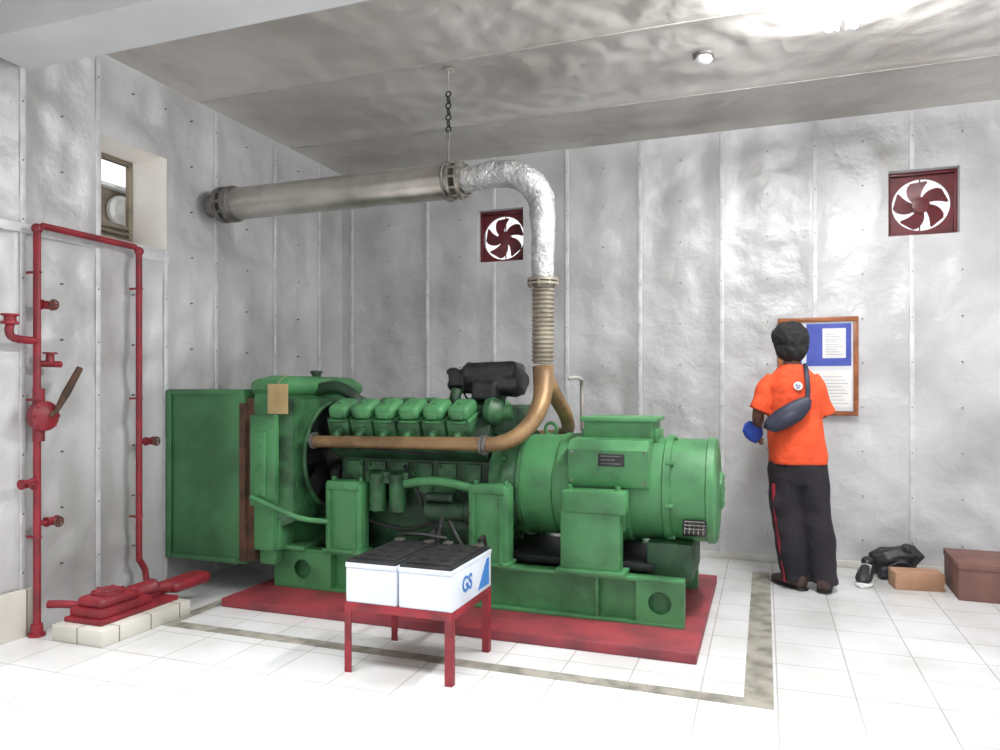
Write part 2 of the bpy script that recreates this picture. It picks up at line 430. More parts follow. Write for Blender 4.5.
# ================================================================== PLINTH + GENERATOR
mb = MB(); mb.box(.6, 3.26, -2.25, -.74, 0, .05, .006); o = mb.build('generator_plinth', 'redfloor', loc=(1.93, -1.5, 0))
tag(o, 'low red painted concrete slab under the green generator', 'plinth')
G = thing('diesel_generator', (1.9, -1.5, .05), 'large green diesel generator set on a red painted slab', 'generator')
def rail(sgn, y):
    mb = MB(); x0, x1 = .72, 3.17
    mb.box(x0, x1, y-.01, y+.01, .05, .29)
    for z0, z1 in ((.05, .068), (.272, .29)): mb.box(x0, x1, min(y, y+sgn*.07), max(y, y+sgn*.07), z0, z1, .002)
    for xa, xb in ((2.93, 3.17), (.72, 1.12)):
        yy = y+sgn*.06
        mb.holeplate((xa, yy, .068), (1, 0, 0), (0, 0, 1), xb-xa, .204, (xb-xa)*.5, .1, .058, (0, sgn*.01, 0))
        mb.box(xa, xa+.012, min(y, yy), max(y, yy), .068, .272); mb.box(xb-.012, xb, min(y, yy), max(y, yy), .068, .272)
    mb.box(2.72, 2.734, min(y, y+sgn*.065), max(y, y+sgn*.065), .068, .272)
    mb.build('base_rail', 'green', G)
rail(-1, -1.85); rail(1, -1.12)
for x in (.78, 1.5, 2.3, 3.0):
    mb = MB(); mb.box(x, x+.08, -1.85, -1.12, .1, .25, .004); mb.build('cross_member', 'greend', G)
mb = MB(); mb.box(.012, .60, -2.05, -1.0, .2, 1.255, .006)
mb.box(.012, .05, -2.065, -2.045, .2, 1.25, .003); mb.box(.05, .55, -2.06, -2.045, 1.22, 1.25, .003); mb.box(.05, .55, -2.06, -2.045, .2, .23, .003)
mb.build('air_duct', 'green2', G)
mb = MB(); mb.box(.57, .61, -2.06, -1.0, .22, 1.17, .002); mb.box(.598, .66, -2.03, -1.02, .22, 1.2); mb.build('rusty_flange', 'rust', G)
mb = MB(); mb.box(.66, .80, -2.04, -1.04, .29, 1.27, .01)
mb.box(.67, .79, -2.0, -1.08, .2, .3, .01)
mb.build('radiator', 'green', G)
mb = MB(); mb.loft([((.72, -2.05, 1.235), .06, .03), ((.72, -2.03, 1.26), .1, .06), ((.74, -1.94, 1.27), .11, .07), ((.74, -1.14, 1.27), .11, .07), ((.72, -1.05, 1.26), .1, .06), ((.72, -1.03, 1.235), .06, .03)], n=20)
mb.build('header_tank', 'green', G)
mb = MB(); mb.lathe((.74, -1.5, 1.33), (0, 0, 1), [(0, .03), (.025, .03), (.027, .04), (.045, .04), (.048, .03)], 20); mb.build('filler_cap', 'greend', G)
mb = MB()
a = [(.8, -2.0, .42), (.8, -1.06, .42), (.8, -1.06, 1.22), (.8, -2.0, 1.22)]; b = [(.89, -1.97, .46), (.89, -1.09, .46), (.89, -1.09, 1.19), (.89, -1.97, 1.19)]
mb.add(a+b, [(0, 1, 5, 4), (1, 2, 6, 5), (2, 3, 7, 6), (3, 0, 4, 7)])
mb.holeplate((.89, -1.97, .46), (0, 1, 0), (0, 0, 1), .88, .73, .44, .37, .34, (.006, 0, 0))
mb.torus((.905, -1.53, .83), (1, 0, 0), .345, .016, 48)
mb.build('fan_shroud', 'greenm', G)
mb = MB(); mb.box(.802, .806, -1.95, -1.1, .45, 1.2); mb.build('radiator_core', 'dark', G)
mb = MB(); mb.lathe((.84, -1.53, .83), (1, 0, 0), [(0, .09), (.06, .09), (.08, .07), (.14, .05)]); mb.build('fan_hub', 'dark', G)
for k in range(8):
    mb = MB(); a = 2*PI*k/8; R = Matrix.Rotation(a, 3, 'X') @ Matrix.Rotation(.5, 3, 'Z')
    mb.box(-.004, .004, -.05, .05, -.115, .115, .003, R)
    for v in mb.bm.verts: v.co += Vector((.87, -1.53, .83))+Matrix.Rotation(a, 3, 'X') @ Vector((0, 0, .2))
    mb.build('fan_blade', 'dark', G)
mb = MB()
mb.box(.66, .84, -2.075, -2.035, .56, 1.1, .006); mb.box(.70, .78, -2.09, -2.07, .62, 1.0, .005)
for z in (.64, .78, .92): mb.cyl((.74, -2.085, z), (.74, -2.105, z), .01, n=10)
mb.build('side_panel', 'green', G)
mb = MB(); mb.tube([A(251, 497, -2.1), A(275, 508, -2.1), A(300, 518, -2.05), A(328, 522, -1.98)], .016, 12); mb.build('coolant_pipe', 'green', G)
mb = MB(); mb.box(.70, .82, -2.0, -1.86, .29, .47, .006); mb.box(.66, .95, -1.95, -1.78, .285, .31, .004); mb.build('radiator_foot', 'green', G)
mb = MB(); mb.box(.66, .95, -1.2, -1.02, .285, .31, .004); mb.build('radiator_foot', 'green', G)
mb = MB(); mb.tube([(.78, -1.62, 1.24), (.95, -1.6, 1.27), (1.08, -1.58, 1.2), (1.12, -1.56, 1.08)], .04, 14); mb.build('coolant_hose', 'greend', G)
mb = MB(); mb.box(1.08, 2.08, -1.74, -1.26, .42, .86, .02)
mb.prism([(-.2, .3), (.2, .3), (.24, .43), (-.24, .43)], (1.12, -1.5, 0), (0, 1, 0), (0, 0, 1), (.94, 0, 0))
for sg in (-1, 1):
    R = Matrix.Rotation(-sg*math.radians(-35), 3, 'X')
    mb.box(1.06, 2.06, -.11, .11, -.12, .12, .01)
    for v in [v for v in mb.bm.verts if abs(v.co.y) < .13 and abs(v.co.z) < .13 and v.co.x > 1]:
        p = Vector((v.co.x, v.co.y, v.co.z)); c = R @ Vector((0, p.y, p.z)); v.co = Vector((p.x, -1.5+sg*.17+c.y, .93+c.z))
mb.build('engine_block', 'greend', G)
for i in range(6):
    mb = MB(); x = 1.12+i*.155; mb.box(x, x+.12, -1.757, -1.735, .64, .82, .008)
    for zz in (.66, .8):
        for xx in (x+.015, x+.105): mb.cyl((xx, -1.75, zz), (xx, -1.768, zz), .008, n=8)
    mb.build('crankcase_cover', 'greenm', G)
def head(x, sg):
    R = Matrix.Rotation(sg*math.radians(-20), 3, 'X')
    base = Vector((x, -1.5+sg*.25, 1.07))
    def put(mb):
        for v in mb.bm.verts: v.co = base+R @ v.co
    mb = MB(); mb.box(-.072, .072, -.10, .10, -.10, .02, .010)
    for xx in (-.06, .06):
        for yy in (-.09, .09): mb.cyl((xx, yy, .015), (xx, yy, .04), .010, n=8)
    mb.box(-.035, .035, -.115, -.095, -.07, -.01, .008)
    put(mb); h = mb.build('cylinder_head', 'greenm', G)
    mb = MB(); mb.box(-.070, .070, -.092, .092, .018, .032, .004); mb.box(-.066, .066, -.088, .088, .03, .115, .032)
    mb.cyl((0, -.02, .11), (0, -.02, .128), .013, n=10)
    mb.box(-.03, .03, -.097, -.08, .045, .085, .006)
    put(mb); mb.build('rocker_cover', 'green', h)
for i in range(6):
    head(1.12+i*.158, -1); head(1.16+i*.158, 1)
mb = MB(); mb.tube([(1.1, -1.5, 1.1), (2.05, -1.5, 1.12)], .075, 20, 1); mb.box(1.9, 2.2, -1.66, -1.34, .98, 1.16, .02); mb.build('intake_manifold', 'greend', G)
for i in range(6):
    mb = MB(); mb.tube([(1.12+i*.158, -1.80, 1.0), (1.12+i*.158, -1.86, .985), (1.13+i*.158, -1.885, .955)], .024, 12); mb.build('exhaust_stub', 'greenm', G)
for y, z, r in ((-1.5, .52, .13), (-1.66, .72, .06), (-1.38, .76, .07)):
    mb = MB(); mb.lathe((.99, y, z), (1, 0, 0), [(0, r), (.02, r), (.03, r*.85), (.04, r), (.06, r)]); mb.cyl((1.04, y, z), (1.12, y, z), .035)
    mb.build('pulley', 'dark', G)
for i, px in enumerate((378, 398)):
    mb = MB(); p = A(px, 500, -1.84); mb.lathe((p.x, p.y, .53), (0, 0, 1), [(0, .03), (.01, .05), (.19, .05), (.2, .055), (.225, .055), (.24, .035)], 22); mb.build('oil_filter', 'greenm', G)
mb = MB(); mb.box(1.32, 1.6, -1.86, -1.72, .70, .77, .01); mb.build('filter_housing', 'greenm', G)
mb = MB(); mb.lathe((1.72, -1.86, .56), (1, 0, 0), [(0, .04), (.01, .055), (.25, .055), (.26, .07), (.3, .07), (.33, .03)], 22); mb.cyl((1.74, -1.88, .64), (1.9, -1.88, .64), .028); mb.build('starter_motor', 'greend', G)
mb = MB(); mb.tube([A(405, 484, -1.9), A(430, 481, -1.9), A(455, 484, -1.9), A(470, 488, -1.88)], .026, 14); mb.build('oil_pipe', 'green', G)
for pts, r in (([(1.2, -1.8, .5), (1.4, -1.84, .46), (1.6, -1.84, .44), (1.78, -1.8, .5)], .012), ([(1.1, -1.8, .88), (1.3, -1.82, .9), (1.7, -1.81, .88), (2.0, -1.8, .92)], .009), ([(1.55, -1.8, .8), (1.66, -1.88, .7), (1.7, -1.87, .58)], .01)):
    mb = MB(); mb.tube(pts, r, 8); mb.build('fuel_line', 'dark', G)
def mount(px0, px1, py0, y, far=False):
    a = A(px0, py0, y); b = A(px1, py0, y); mb = MB(); yy = y if not far else -3.0-y
    w = .1 if not far else -.1
    y0, y1 = min(yy, yy+w), max(yy, yy+w)
    mb.box(a.x, b.x, y0, y1, .29, a.z, .012); mb.box(a.x+.015, b.x-.015, y0-.012, y1+.012, a.z-.04, a.z+.01, .008)
    mb.box(a.x-.01, b.x+.01, y0-.02, y1+.02, .29, .31, .004)
    mb.box(a.x+.03, a.x+.045, y0-.02, y0, .3, a.z-.05); mb.box(b.x-.045, b.x-.03, y0-.02, y0, .3, a.z-.05)
    for q in (a.x+.03, b.x-.03): mb.cyl((q, (y0+y1)/2, a.z), (q, (y0+y1)/2, a.z+.03), .014, n=8)
    mb.build('engine_mount', 'green', G)
mount(325, 361, 482, -1.93); mount(325, 361, 482, -1.93, True); mount(468, 508, 486, -1.93); mount(468, 508, 486, -1.93, True)
mb = MB(); mb.lathe((2.06, -1.5, .7), (1, 0, 0), [(0, .26), (.03, .335), (.09, .345), (.1, .31), (.17, .295), (.18, .31), (.2, .31)], 40)
for k in range(12):
    a = 2*PI*k/12; mb.cyl((2.15, -1.5+.325*math.cos(a), .7+.325*math.sin(a)), (2.18, -1.5+.325*math.cos(a), .7+.325*math.sin(a)), .013, n=8)
mb.build('flywheel_housing', 'greenm', G)
az = .70
mb = MB(); mb.lathe((2.24, -1.5, az), (1, 0, 0), [(0, .26), (.0, .285), (.03, .29), (.2, .29), (.205, .28), (.22, .28), (.225, .30), (.62, .30), (.63, .285), (.80, .285), (.805, .298), (.84, .298), (.845, .282), (1.02, .280), (1.025, .290), (1.06, .288), (1.07, .272), (1.078, .22), (1.08, .16), (1.085, .0)], 56)
mb.build('alternator', 'green', G)
for k in range(8):
    mb = MB(); a = 2*PI*k/8+.2; mb.cyl((3.06, -1.5+.292*math.cos(a), az+.292*math.sin(a)), (3.10, -1.5+.292*math.cos(a), az+.292*math.sin(a)), .013, n=8); mb.build('cover_bolt', 'green', G)
mb = MB(); mb.lathe((3.31, -1.5, az), (1, 0, 0), [(0, .1), (.025, .1), (.03, .09)])
for k in range(6):
    a = 2*PI*k/6; mb.cyl((3.315, -1.5+.085*math.cos(a), az+.085*math.sin(a)), (3.345, -1.5+.085*math.cos(a), az+.085*math.sin(a)), .009, n=8)
mb.build('bearing_cap', 'green', G)
c = A(697, 525, -1.74); R = Matrix.Rotation(math.radians(-32), 3, 'X')
mb = MB(); mb.box(c.x-.07, c.x+.05, -1.77, -1.72, .49, .58, .003, R); vg = mb.build('vent_grille', 'dark', G)
mb = MB()
for i in range(4): mb.box(c.x-.06, c.x+.04, -1.785, -1.768, .505+i*.019, .510+i*.019, 0, R)
for i in range(5): mb.box(c.x-.06+i*.023, c.x-.056+i*.023, -1.783, -1.768, .5, .57, 0, R)
mb.build('grille_bars', 'steel2', vg)
a = A(568, 441, -1.84); b = A(648, 489, -1.84)
mb = MB(); mb.prism([(-1.828, .735), (-1.838, .75), (-1.836, .93), (-1.79, .98), (-1.5, .995), (-1.5, .72), (-1.78, .725)], (a.x, 0, 0), (0, 1, 0), (0, 0, 1), (b.x-a.x, 0, 0))
tb = mb.build('terminal_box', 'green', G)
for x in (a.x+.02, b.x-.02):
    for z in (.765, .92): mb = MB(); mb.cyl((x, -1.835, z), (x, -1.846, z), .008, n=8); mb.build('cover_screw', 'steel2', tb)
p0 = A(598, 454, -1.845); p1 = A(624, 467, -1.845)
mb = MB(); mb.box(p0.x, p1.x, -1.845, -1.834, p1.z, p0.z, .002); npl = mb.build('nameplate', 'plate', tb)
mb = MB()
for i in range(3): mb.box(p0.x+.015, p1.x-.02-.03*(i % 2), -1.847, -1.8448, p1.z+.012+i*.02, p1.z+.016+i*.02)
mb.build('nameplate_marking', 'steel2', tb)
a = A(590, 420, -1.5); b = A(657, 436, -1.5)
mb = MB(); mb.box(a.x, b.x, -1.66, -1.34, .94, 1.09, .012); mb.box(a.x-.02, b.x+.02, -1.68, -1.32, 1.075, 1.1, .006)
for xx in (a.x-.01, b.x+.01): mb.box(xx-.012, xx+.012, -1.62, -1.38, .96, 1.03, .004)
mb.build('top_housing', 'green', G)
mb = MB(); mb.torus((2.36, -1.5, 1.02), (0, 1, 0), .035, .01, 20, 8); mb.build('lifting_eye', 'green', G)
for sg in (-1, 1):
    yy = -1.5+sg*.33; a = A(563, 517, -1.87); b = A(622, 517, -1.87); mb = MB()
    y0, y1 = min(yy, yy+sg*.1), max(yy, yy+sg*.1)
    mb.box(a.x, b.x, y0, y1, .29, .62, .008); mb.box(a.x+.01, b.x+.03, min(y0, y1)-(.01), y1+.01, .605, .725, .012)
    mb.box(a.x-.02, b.x+.03, y0-.02, y1+.02, .29, .312, .004); mb.box(a.x+.0, b.x+.01, min(-1.5+sg*.2, yy), max(-1.5+sg*.2, yy), .5, .7, .01)
    for q in (a.x+.04, b.x-.02): mb.cyl((q, (y0+y1)/2, .72), (q, (y0+y1)/2, .745), .014, n=8)
    mb.build('alternator_mount', 'green', G)
mb = MB(); a = A(648, 540, -1.7); b = A(693, 540, -1.7); mb.box(a.x, b.x, -1.75, -1.25, .24, .44, .008); mb.box(a.x+.02, b.x-.02, -1.6, -1.4, .42, .5, .006); mb.build('rear_support', 'greend', G)
mb = MB(); mb.box(2.2, 3.0, -1.78, -1.22, .29, .33, .004); mb.build('drip_tray', 'dark', G)
mb = MB(); mb.tube([(.99, -1.9, .94), (1.5, -1.9, .945), (2.05, -1.9, .95)], [.036, .036, .04], 20, 2)
mb.build('exhaust_manifold', 'brass', G)
mb = MB(); mb.tube([(2.05, -1.9, .95), (2.17, -1.9, .955), (2.27, -1.87, .995), (2.34, -1.8, 1.08), (2.37, -1.72, 1.2), (2.36, -1.66, 1.33), (2.355, -1.65, 1.385)], [.04, .042, .045, .048, .052, .06, .062], 22, 8)
mb.build('exhaust_elbow', 'brass', G)
mb = MB(); mb.tube([(2.36, -1.65, 1.34), (2.40, -1.56, 1.22), (2.43, -1.4, 1.08), (2.36, -1.2, .98), (2.1, -1.1, .95), (1.1, -1.1, .94)], [.05, .045, .042, .04, .036, .036], 20, 8)
mb.build('exhaust_manifold', 'brass', G)
for x, r in ((2.075, .055), (2.095, .055), (.985, .05)):
    mb = MB(); mb.lathe((x, -1.9, .945), (1, 0, 0), [(0, r), (.014, r)], 24)
    for k in range(6):
        a = 2*PI*k/6; mb.cyl((x-.006, -1.9+.045*math.cos(a), .945+.045*math.sin(a)), (x+.02, -1.9+.045*math.cos(a), .945+.045*math.sin(a)), .006, n=6)
    mb.build('pipe_flange', 'steel2', G)
mb = MB()
mb.loft([((1.75, -1.5, 1.30), .04, .05), ((1.765, -1.5, 1.30), .07, .09), ((1.82, -1.5, 1.31), .085, .1), ((1.88, -1.5, 1.31), .09, .11), ((1.95, -1.5, 1.31), .10, .12), ((2.06, -1.5, 1.31), .10, .125), ((2.14, -1.5, 1.30), .095, .115), ((2.18, -1.5, 1.30), .08, .1), ((2.2, -1.5, 1.30), .05, .06)], (0, 0, 1), 28)
mb.box(1.84, 2.18, -1.62, -1.40, 1.31, 1.415, .035); mb.box(1.74, 1.9, -1.60, -1.42, 1.26, 1.37, .03); mb.box(1.9, 2.06, -1.64, -1.5, 1.19, 1.3, .02)
mb.ball((1.74, -1.52, 1.36), (.045, .06, .03)); mb.ball((1.73, -1.50, 1.28), (.035, .05, .035)); mb.box(2.12, 2.19, -1.58, -1.45, 1.22, 1.32, .015); mb.crumple(17, .016)
ac = mb.build('air_cleaner', 'black', G); remesh(ac, .008, 2)
for x in (1.84, 2.06):
    mb = MB(); mb.torus((x, -1.5, 1.305), (1, 0, 0), .112, .006, 28, 6); mb.build('clamp_band', 'black', ac)
mb = MB(); mb.cyl((2.03, -1.52, 1.24), (2.03, -1.52, 1.1), .05); mb.tube([(1.80, -1.6, 1.25), (1.80, -1.62, 1.18), (1.86, -1.56, 1.1)], .035, 12); mb.build('intake_duct', 'greend', G)
mb = MB(); mb.lathe((2.0, -1.66, 1.12), (1, 0, 0), [(0, .04), (.02, .08), (.06, .09), (.1, .07), (.12, .045), (.18, .045)], 26); mb.build('turbocharger', 'greenm', G)
mb = MB(); mb.tube([(2.5, -1.3, 1.0), (2.5, -1.3, 1.25), (2.5, -1.35, 1.32), (2.44, -1.4, 1.32)], .012, 8); mb.build('breather_pipe', 'steel', G)
t = thing('cardboard_tag', (.86, -2.0, 1.15), 'tan cardboard tag hanging at the top of the radiator', 'tag')
p0 = A(268, 384, -2.11); p1 = A(288, 414, -2.11)
mb = MB(); mb.box(p0.x, p1.x, -2.114, -2.108, p1.z, p0.z, .001); mb.build('card', 'cap', t)
mb = MB(); mb.tube([((p0.x+p1.x)/2, -2.111, p0.z-.01), ((p0.x+p1.x)/2, -2.09, p0.z+.02), ((p0.x+p1.x)/2, -2.0, 1.35)], .002, 6); mb.build('string', 'cap', t)
# ================================================================== EXHAUST PIPE ABOVE
E = thing('exhaust_pipe', (1.2, -1.65, 2.4), 'overhead steel silencer with foil wrapped elbow dropping to the green generator', 'exhaust pipe')
sz = 2.5
mb = MB(); mb.lathe((.2, -1.65, sz), (1, 0, 0), [(0, .07), (.02, .102), (.04, .105), (.96, .105), (.98, .108), (1.0, .105), (1.54, .105), (1.58, .09)], 48); mb.build('silencer', 'steel', E)
mb = MB(); mb.lathe((.0, -1.65, sz), (1, 0, 0), [(0, .075), (.095, .075), (.098, .12), (.13, .12), (.132, .085), (.16, .085), (.162, .12), (.21, .12), (.23, .1)], 36)
for k in range(10):
    a = 2*PI*k/10; mb.cyl((.09, -1.65+.106*math.cos(a), sz+.106*math.sin(a)), (.2, -1.65+.106*math.cos(a), sz+.106*math.sin(a)), .012, n=8)
mb.build('wall_flange', 'steel2', E)
mb = MB()
for x in (1.79, 1.845): mb.lathe((x, -1.65, sz), (1, 0, 0), [(0, .115), (.018, .115)], 32)
for k in range(10):
    a = 2*PI*k/10; mb.cyl((1.775, -1.65+.1*math.cos(a), sz+.1*math.sin(a)), (1.88, -1.65+.1*math.cos(a), sz+.1*math.sin(a)), .009, n=8)
mb.build('pipe_flange', 'steel', E)
mb = MB(); mb.tube([(1.86, -1.65, 2.495), (2.0, -1.65, 2.51), (2.14, -1.65, 2.51), (2.26, -1.65, 2.46), (2.335, -1.65, 2.36), (2.355, -1.65, 2.24), (2.355, -1.65, 2.05), (2.355, -1.65, 1.885)], [.07, .076, .078, .078, .076, .072, .067, .062], 56, 16)
mb.crumple(12, .006); mb.crumple(45, .006)
mb.build('foil_wrapped_elbow', 'pipefoil', E, smooth=50)
mb = MB()
for z in (1.85, 1.872): mb.lathe((2.355, -1.65, z), (0, 0, 1), [(0, .09), (.014, .09)], 32)
for k in range(8):
    a = 2*PI*k/8; mb.cyl((2.355+.077*math.cos(a), -1.65+.077*math.sin(a), 1.84), (2.355+.077*math.cos(a), -1.65+.077*math.sin(a), 1.897), .009, n=8)
mb.build('pipe_flange', 'bellow', E)
mb = MB(); pr = [(0, .056)]
for i in range(17): pr += [(.01+i*.025, .055), (.018+i*.025, .065), (.026+i*.025, .065), (.033+i*.025, .055)]
pr.append((.45, .056)); mb.lathe((2.355, -1.65, 1.4), (0, 0, 1), pr, 32); mb.build('bellows', 'bellow', E)
hx = 1.765
t = thing('pipe_hanger', (hx, -1.65, 2.6), 'thin dark hanger rod holding the silencer below the ceiling', 'hanger')
mb = MB(); mb.torus((hx, -1.65, sz), (1, 0, 0), .114, .008, 36, 8); mb.build('clamp', 'steel2', t)
mb = MB(); mb.cyl((hx, -1.65, sz+.115), (hx, -1.65, 2.80), .006, n=8); mb.build('rod', 'steel2', t)
mb = MB()
for i in range(7): mb.torus((hx, -1.65, 2.815+i*.035), (1, 0, 0) if i % 2 else (0, 1, 0), .016, .005, 14, 6)
mb.build('chain', 'dark', t)
mb = MB(); mb.cyl((hx, -1.65, 3.04), (hx, -1.65, CZ), .005, n=8); mb.box(hx-.03, hx+.03, -1.68, -1.62, CZ-.008, CZ, .002); mb.build('ceiling_bolt', 'steel', t)
# ================================================================== BATTERY STAND, BATTERIES
t = thing('battery_stand', (2.06, -2.63, 0), 'low red steel stand with thin legs under the two batteries', 'table')
X0, X1, Y0, Y1, TH = 1.795, 2.315, -2.86, -2.39, .31
mb = MB(); mb.box(X0, X1, Y0, Y0+.035, TH-.035, TH, .002); mb.box(X0, X1, Y1-.035, Y1, TH-.035, TH, .002); mb.box(X0, X0+.035, Y0+.035, Y1-.035, TH-.035, TH, .002); mb.box(X1-.035, X1, Y0+.035, Y1-.035, TH-.035, TH, .002)
mb.box(X0+.03, X1-.03, Y0+.03, Y1-.03, TH-.012, TH-.003); mb.build('top_frame', 'red', t)
for x in (X0, X1-.035):
    for y in (Y0, Y1-.035):
        mb = MB(); fx = 0 if x == X0 else .029; mb.box(x+.001, x+.034, y+.001, y+.007, 0, TH-.034); mb.box(x+fx+.001*(1 if fx == 0 else -1), x+fx+.006, y+.007, y+.034, 0, TH-.034); mb.build('leg', 'red', t)
B = thing('battery', (X0+.131, -2.62, TH), 'white cased car battery with black top, left one on the red stand', 'battery', 'batteries on the red stand', local=True)
bw, bd = .126, .235
mb = MB(); mb.box(-bw, bw, -bd, bd, 0, .175, .006); mb.box(-bw-.001, bw+.001, -bd-.004, bd+.004, .155, .176, .003); mb.build('case', 'batt', B)
mb = MB(); mb.box(-bw+.004, bw-.004, -bd, bd, .175, .188, .004); mb.box(-bw+.02, bw-.02, -bd+.03, bd-.08, .186, .196, .004); mb.build('lid', 'black', B)
for i in range(6):
    mb = MB(); mb.lathe((0.05*(-1 if i < 3 else 1), -.14+.1*(i % 3), .195), (0, 0, 1), [(0, .02), (.006, .02), (.008, .012)], 14); mb.build('vent_cap', 'black', B)
for x in (-.08, .08):
    mb = MB(); mb.lathe((x, .19, .184), (0, 0, 1), [(0, .012), (.025, .01)], 12); mb.box(x-.022, x+.022, .17, .21, .192, .206, .004); mb.build('terminal', 'steel2', B)
mb = MB(); mb.prism([(.06, .02), (.2, .02), (.2, .145), (.17, .145)], (bw+.0002, 0, 0), (0, 1, 0), (0, 0, 1), (.0012, 0, 0)); mb.build('blue_label', 'blue', B)
textmesh('printed_marking', 'GS', .095, 'blue', B, (bw+.0018, -.07, .085), (0, 1, 0), (0, 0, 1), bold=.002)
B2 = copy_tree(B); B2.location.x = X1-.127; B2['label'] = 'white cased battery with blue GS side label, right one on the red stand'
mb = MB(); mb.tube([(1.84, -2.43, .53), (1.9, -2.46, .545), (2.0, -2.45, .545), (2.1, -2.43, .53)], .008, 8)
o = mb.build('battery_cable', 'black', loc=(1.97, -2.43, .52)); tag(o, 'short black cable bridging the two batteries', 'cable')
mb = MB(); mb.tube([(2.27, -2.43, .53), (2.26, -2.34, .53), (2.2, -2.2, .42), (2.05, -2.05, .38), (1.9, -1.95, .52)], .011, 8)
o = mb.build('starter_cable', 'black', loc=(2.1, -2.3, .4)); tag(o, 'black cable from the right battery sagging behind to the engine', 'cable')
mb = MB(); mb.tube([(2.005, -2.43, .53), (1.99, -2.34, .54), (1.94, -2.2, .46), (1.88, -2.0, .55)], .011, 8)
o = mb.build('starter_cable', 'black', loc=(1.95, -2.3, .4)); tag(o, 'black cable from the left battery running back to the engine', 'cable')
# ================================================================== PIPES ON THE LEFT WALL
t = thing('wall_pipework', (.06, -2.6, .1), 'red steel pipe loop with valves mounted on the left foil wall', 'pipe')
px_ = .07; ya = LW(37, 300, px_).y; yb = LW(139, 300, px_).y; zt = 2.09
mb = MB(); mb.tube([(px_, ya, .02), (px_, ya, 1.0), (px_, ya, zt-.03), (px_, ya+.03, zt), (px_, -2.6, zt), (px_, yb-.03, zt), (px_, yb, zt-.03), (px_, yb, 1.0), (px_, yb, .24)], .018, 14, 1); mb.build('pipe', 'red', t)
for y, z in ((ya, zt-.02), (yb, zt-.02)): mb = MB(); mb.ball((px_, y, z), .027, 14); mb.build('pipe_elbow', 'red', t)
mb = MB(); mb.lathe((px_, ya, .0), (0, 0, 1), [(0, .04), (.015, .04), (.016, .028), (.06, .028)], 18); mb.build('floor_flange', 'red', t)
for y in (ya, yb):
    for z in (.5, 1.2, 1.85): mb = MB(); mb.torus((px_, y, z), (0, 0, 1), .020, .004, 20, 6); mb.box(.0, px_-.017, y-.006, y+.006, z-.006, z+.006); mb.build('pipe_clip', 'red', t)
p = LW(37, 341, px_); q = LW(14, 338, px_); r = LW(11, 322, px_)
mb = MB(); mb.tube([p, q, LW(9, 330, px_), r], .02, 12, 4); mb.lathe(LW(10, 324, px_), (0, 0, 1), [(0, .04), (.012, .04), (.013, .028), (.04, .028), (.041, .04), (.05, .04)], 18); mb.build('branch_pipe', 'red', t)
def valve(px, py, side, wheelmat='steel2'):
    c = LW(px, py, px_); mb = MB()
    mb.lathe(c+Vector((0, -.035*side, 0)), (0, side, 0), [(0, .026), (.01, .026), (.012, .018), (.03, .022), (.04, .022), (.058, .018), (.06, .026), (.07, .026)], 16); mb.cyl(c, c+Vector((.05, 0, 0)), .011, n=10)
    mb.cyl(c, (px_, ya if px < 100 else yb, c.z), .013, n=10)
    v = mb.build('valve', 'red', t)
    mb = MB(); mb.torus(c+Vector((.05, 0, 0)), (1, 0, 0), .024, .005, 20, 6); mb.cyl(c+Vector((.05, -.024, 0)), c+Vector((.05, .024, 0)), .004, n=6); mb.cyl(c+Vector((.05, 0, -.024)), c+Vector((.05, 0, .024)), .004, n=6)
    mb.build('handwheel', wheelmat, v)
valve(47, 305, 1, 'rust'); valve(52, 521, 1, 'rust'); valve(150, 441, 1, 'rust'); valve(27, 484, -1, 'red')
c = LW(50, 364, px_); mb = MB(); mb.cyl((px_, ya, c.z), (px_, c.y+.06, c.z), .017, n=12); mb.lathe((px_, c.y, c.z), (0, 0, 1), [(0, .02), (.05, .02), (.052, .035), (.06, .035)], 14); mb.build('tee_valve', 'red', t)
c = LW(43, 416, .10); mb = MB(); mb.lathe(c-Vector((.04, 0, 0)), (1, 0, 0), [(0, .06), (.02, .076), (.06, .076), (.07, .06), (.09, .03)], 28)
for k in range(8):
    a = 2*PI*k/8; mb.cyl(c+Vector((.01, .066*math.cos(a), .066*math.sin(a))), c+Vector((.03, .066*math.cos(a), .066*math.sin(a))), .008, n=8)
mb.cyl(c+Vector((-.03, 0, .06)), c+Vector((-.03, 0, .14)), .028, n=14); mb.cyl(c+Vector((-.03, 0, -.06)), c+Vector((-.03, 0, -.13)), .028, n=14)
hp = mb.build('hand_pump', 'red', t)
mb = MB(); p = LW(57, 410, .16); q = LW(80, 368, .16); mb.tube([c+Vector((.05, .0, 0)), p], .012, 8, 1); mb.tube([p, (p*.6+q*.4), q], [.012, .02, .016], 10, 3); mb.build('lever', 'rust', hp)
mb = MB(); mb.box(.2, .535, -3.0, -2.42, 0, .08, .004); o = mb.build('pump_pad', 'tile2', loc=(.37, -2.7, 0)); tag(o, 'small white tiled pad on the floor by the left wall', 'pad')
t = thing('fuel_pump', (.33, -2.66, .08), 'low red pump casting lying on the white tiled pad by the left wall', 'pump')
mb = MB(); mb.box(.22, .47, -2.95, -2.44, .08, .105, .006); mb.box(.23, .45, -2.93, -2.60, .10, .15, .015); mb.build('base_plate', 'red', t)
mb = MB(); mb.box(.25, .43, -2.91, -2.66, .14, .20, .028); mb.lathe((.34, -2.79, .19), (0, 0, 1), [(0, .08), (.02, .08), (.024, .06), (.03, .055)], 24)
for k in range(6):
    a = 2*PI*k/6; mb.cyl((.34+.068*math.cos(a), -2.79+.068*math.sin(a), .205), (.34+.068*math.cos(a), -2.79+.068*math.sin(a), .22), .008, n=8)
mb.build('pump_casing', 'red', t)
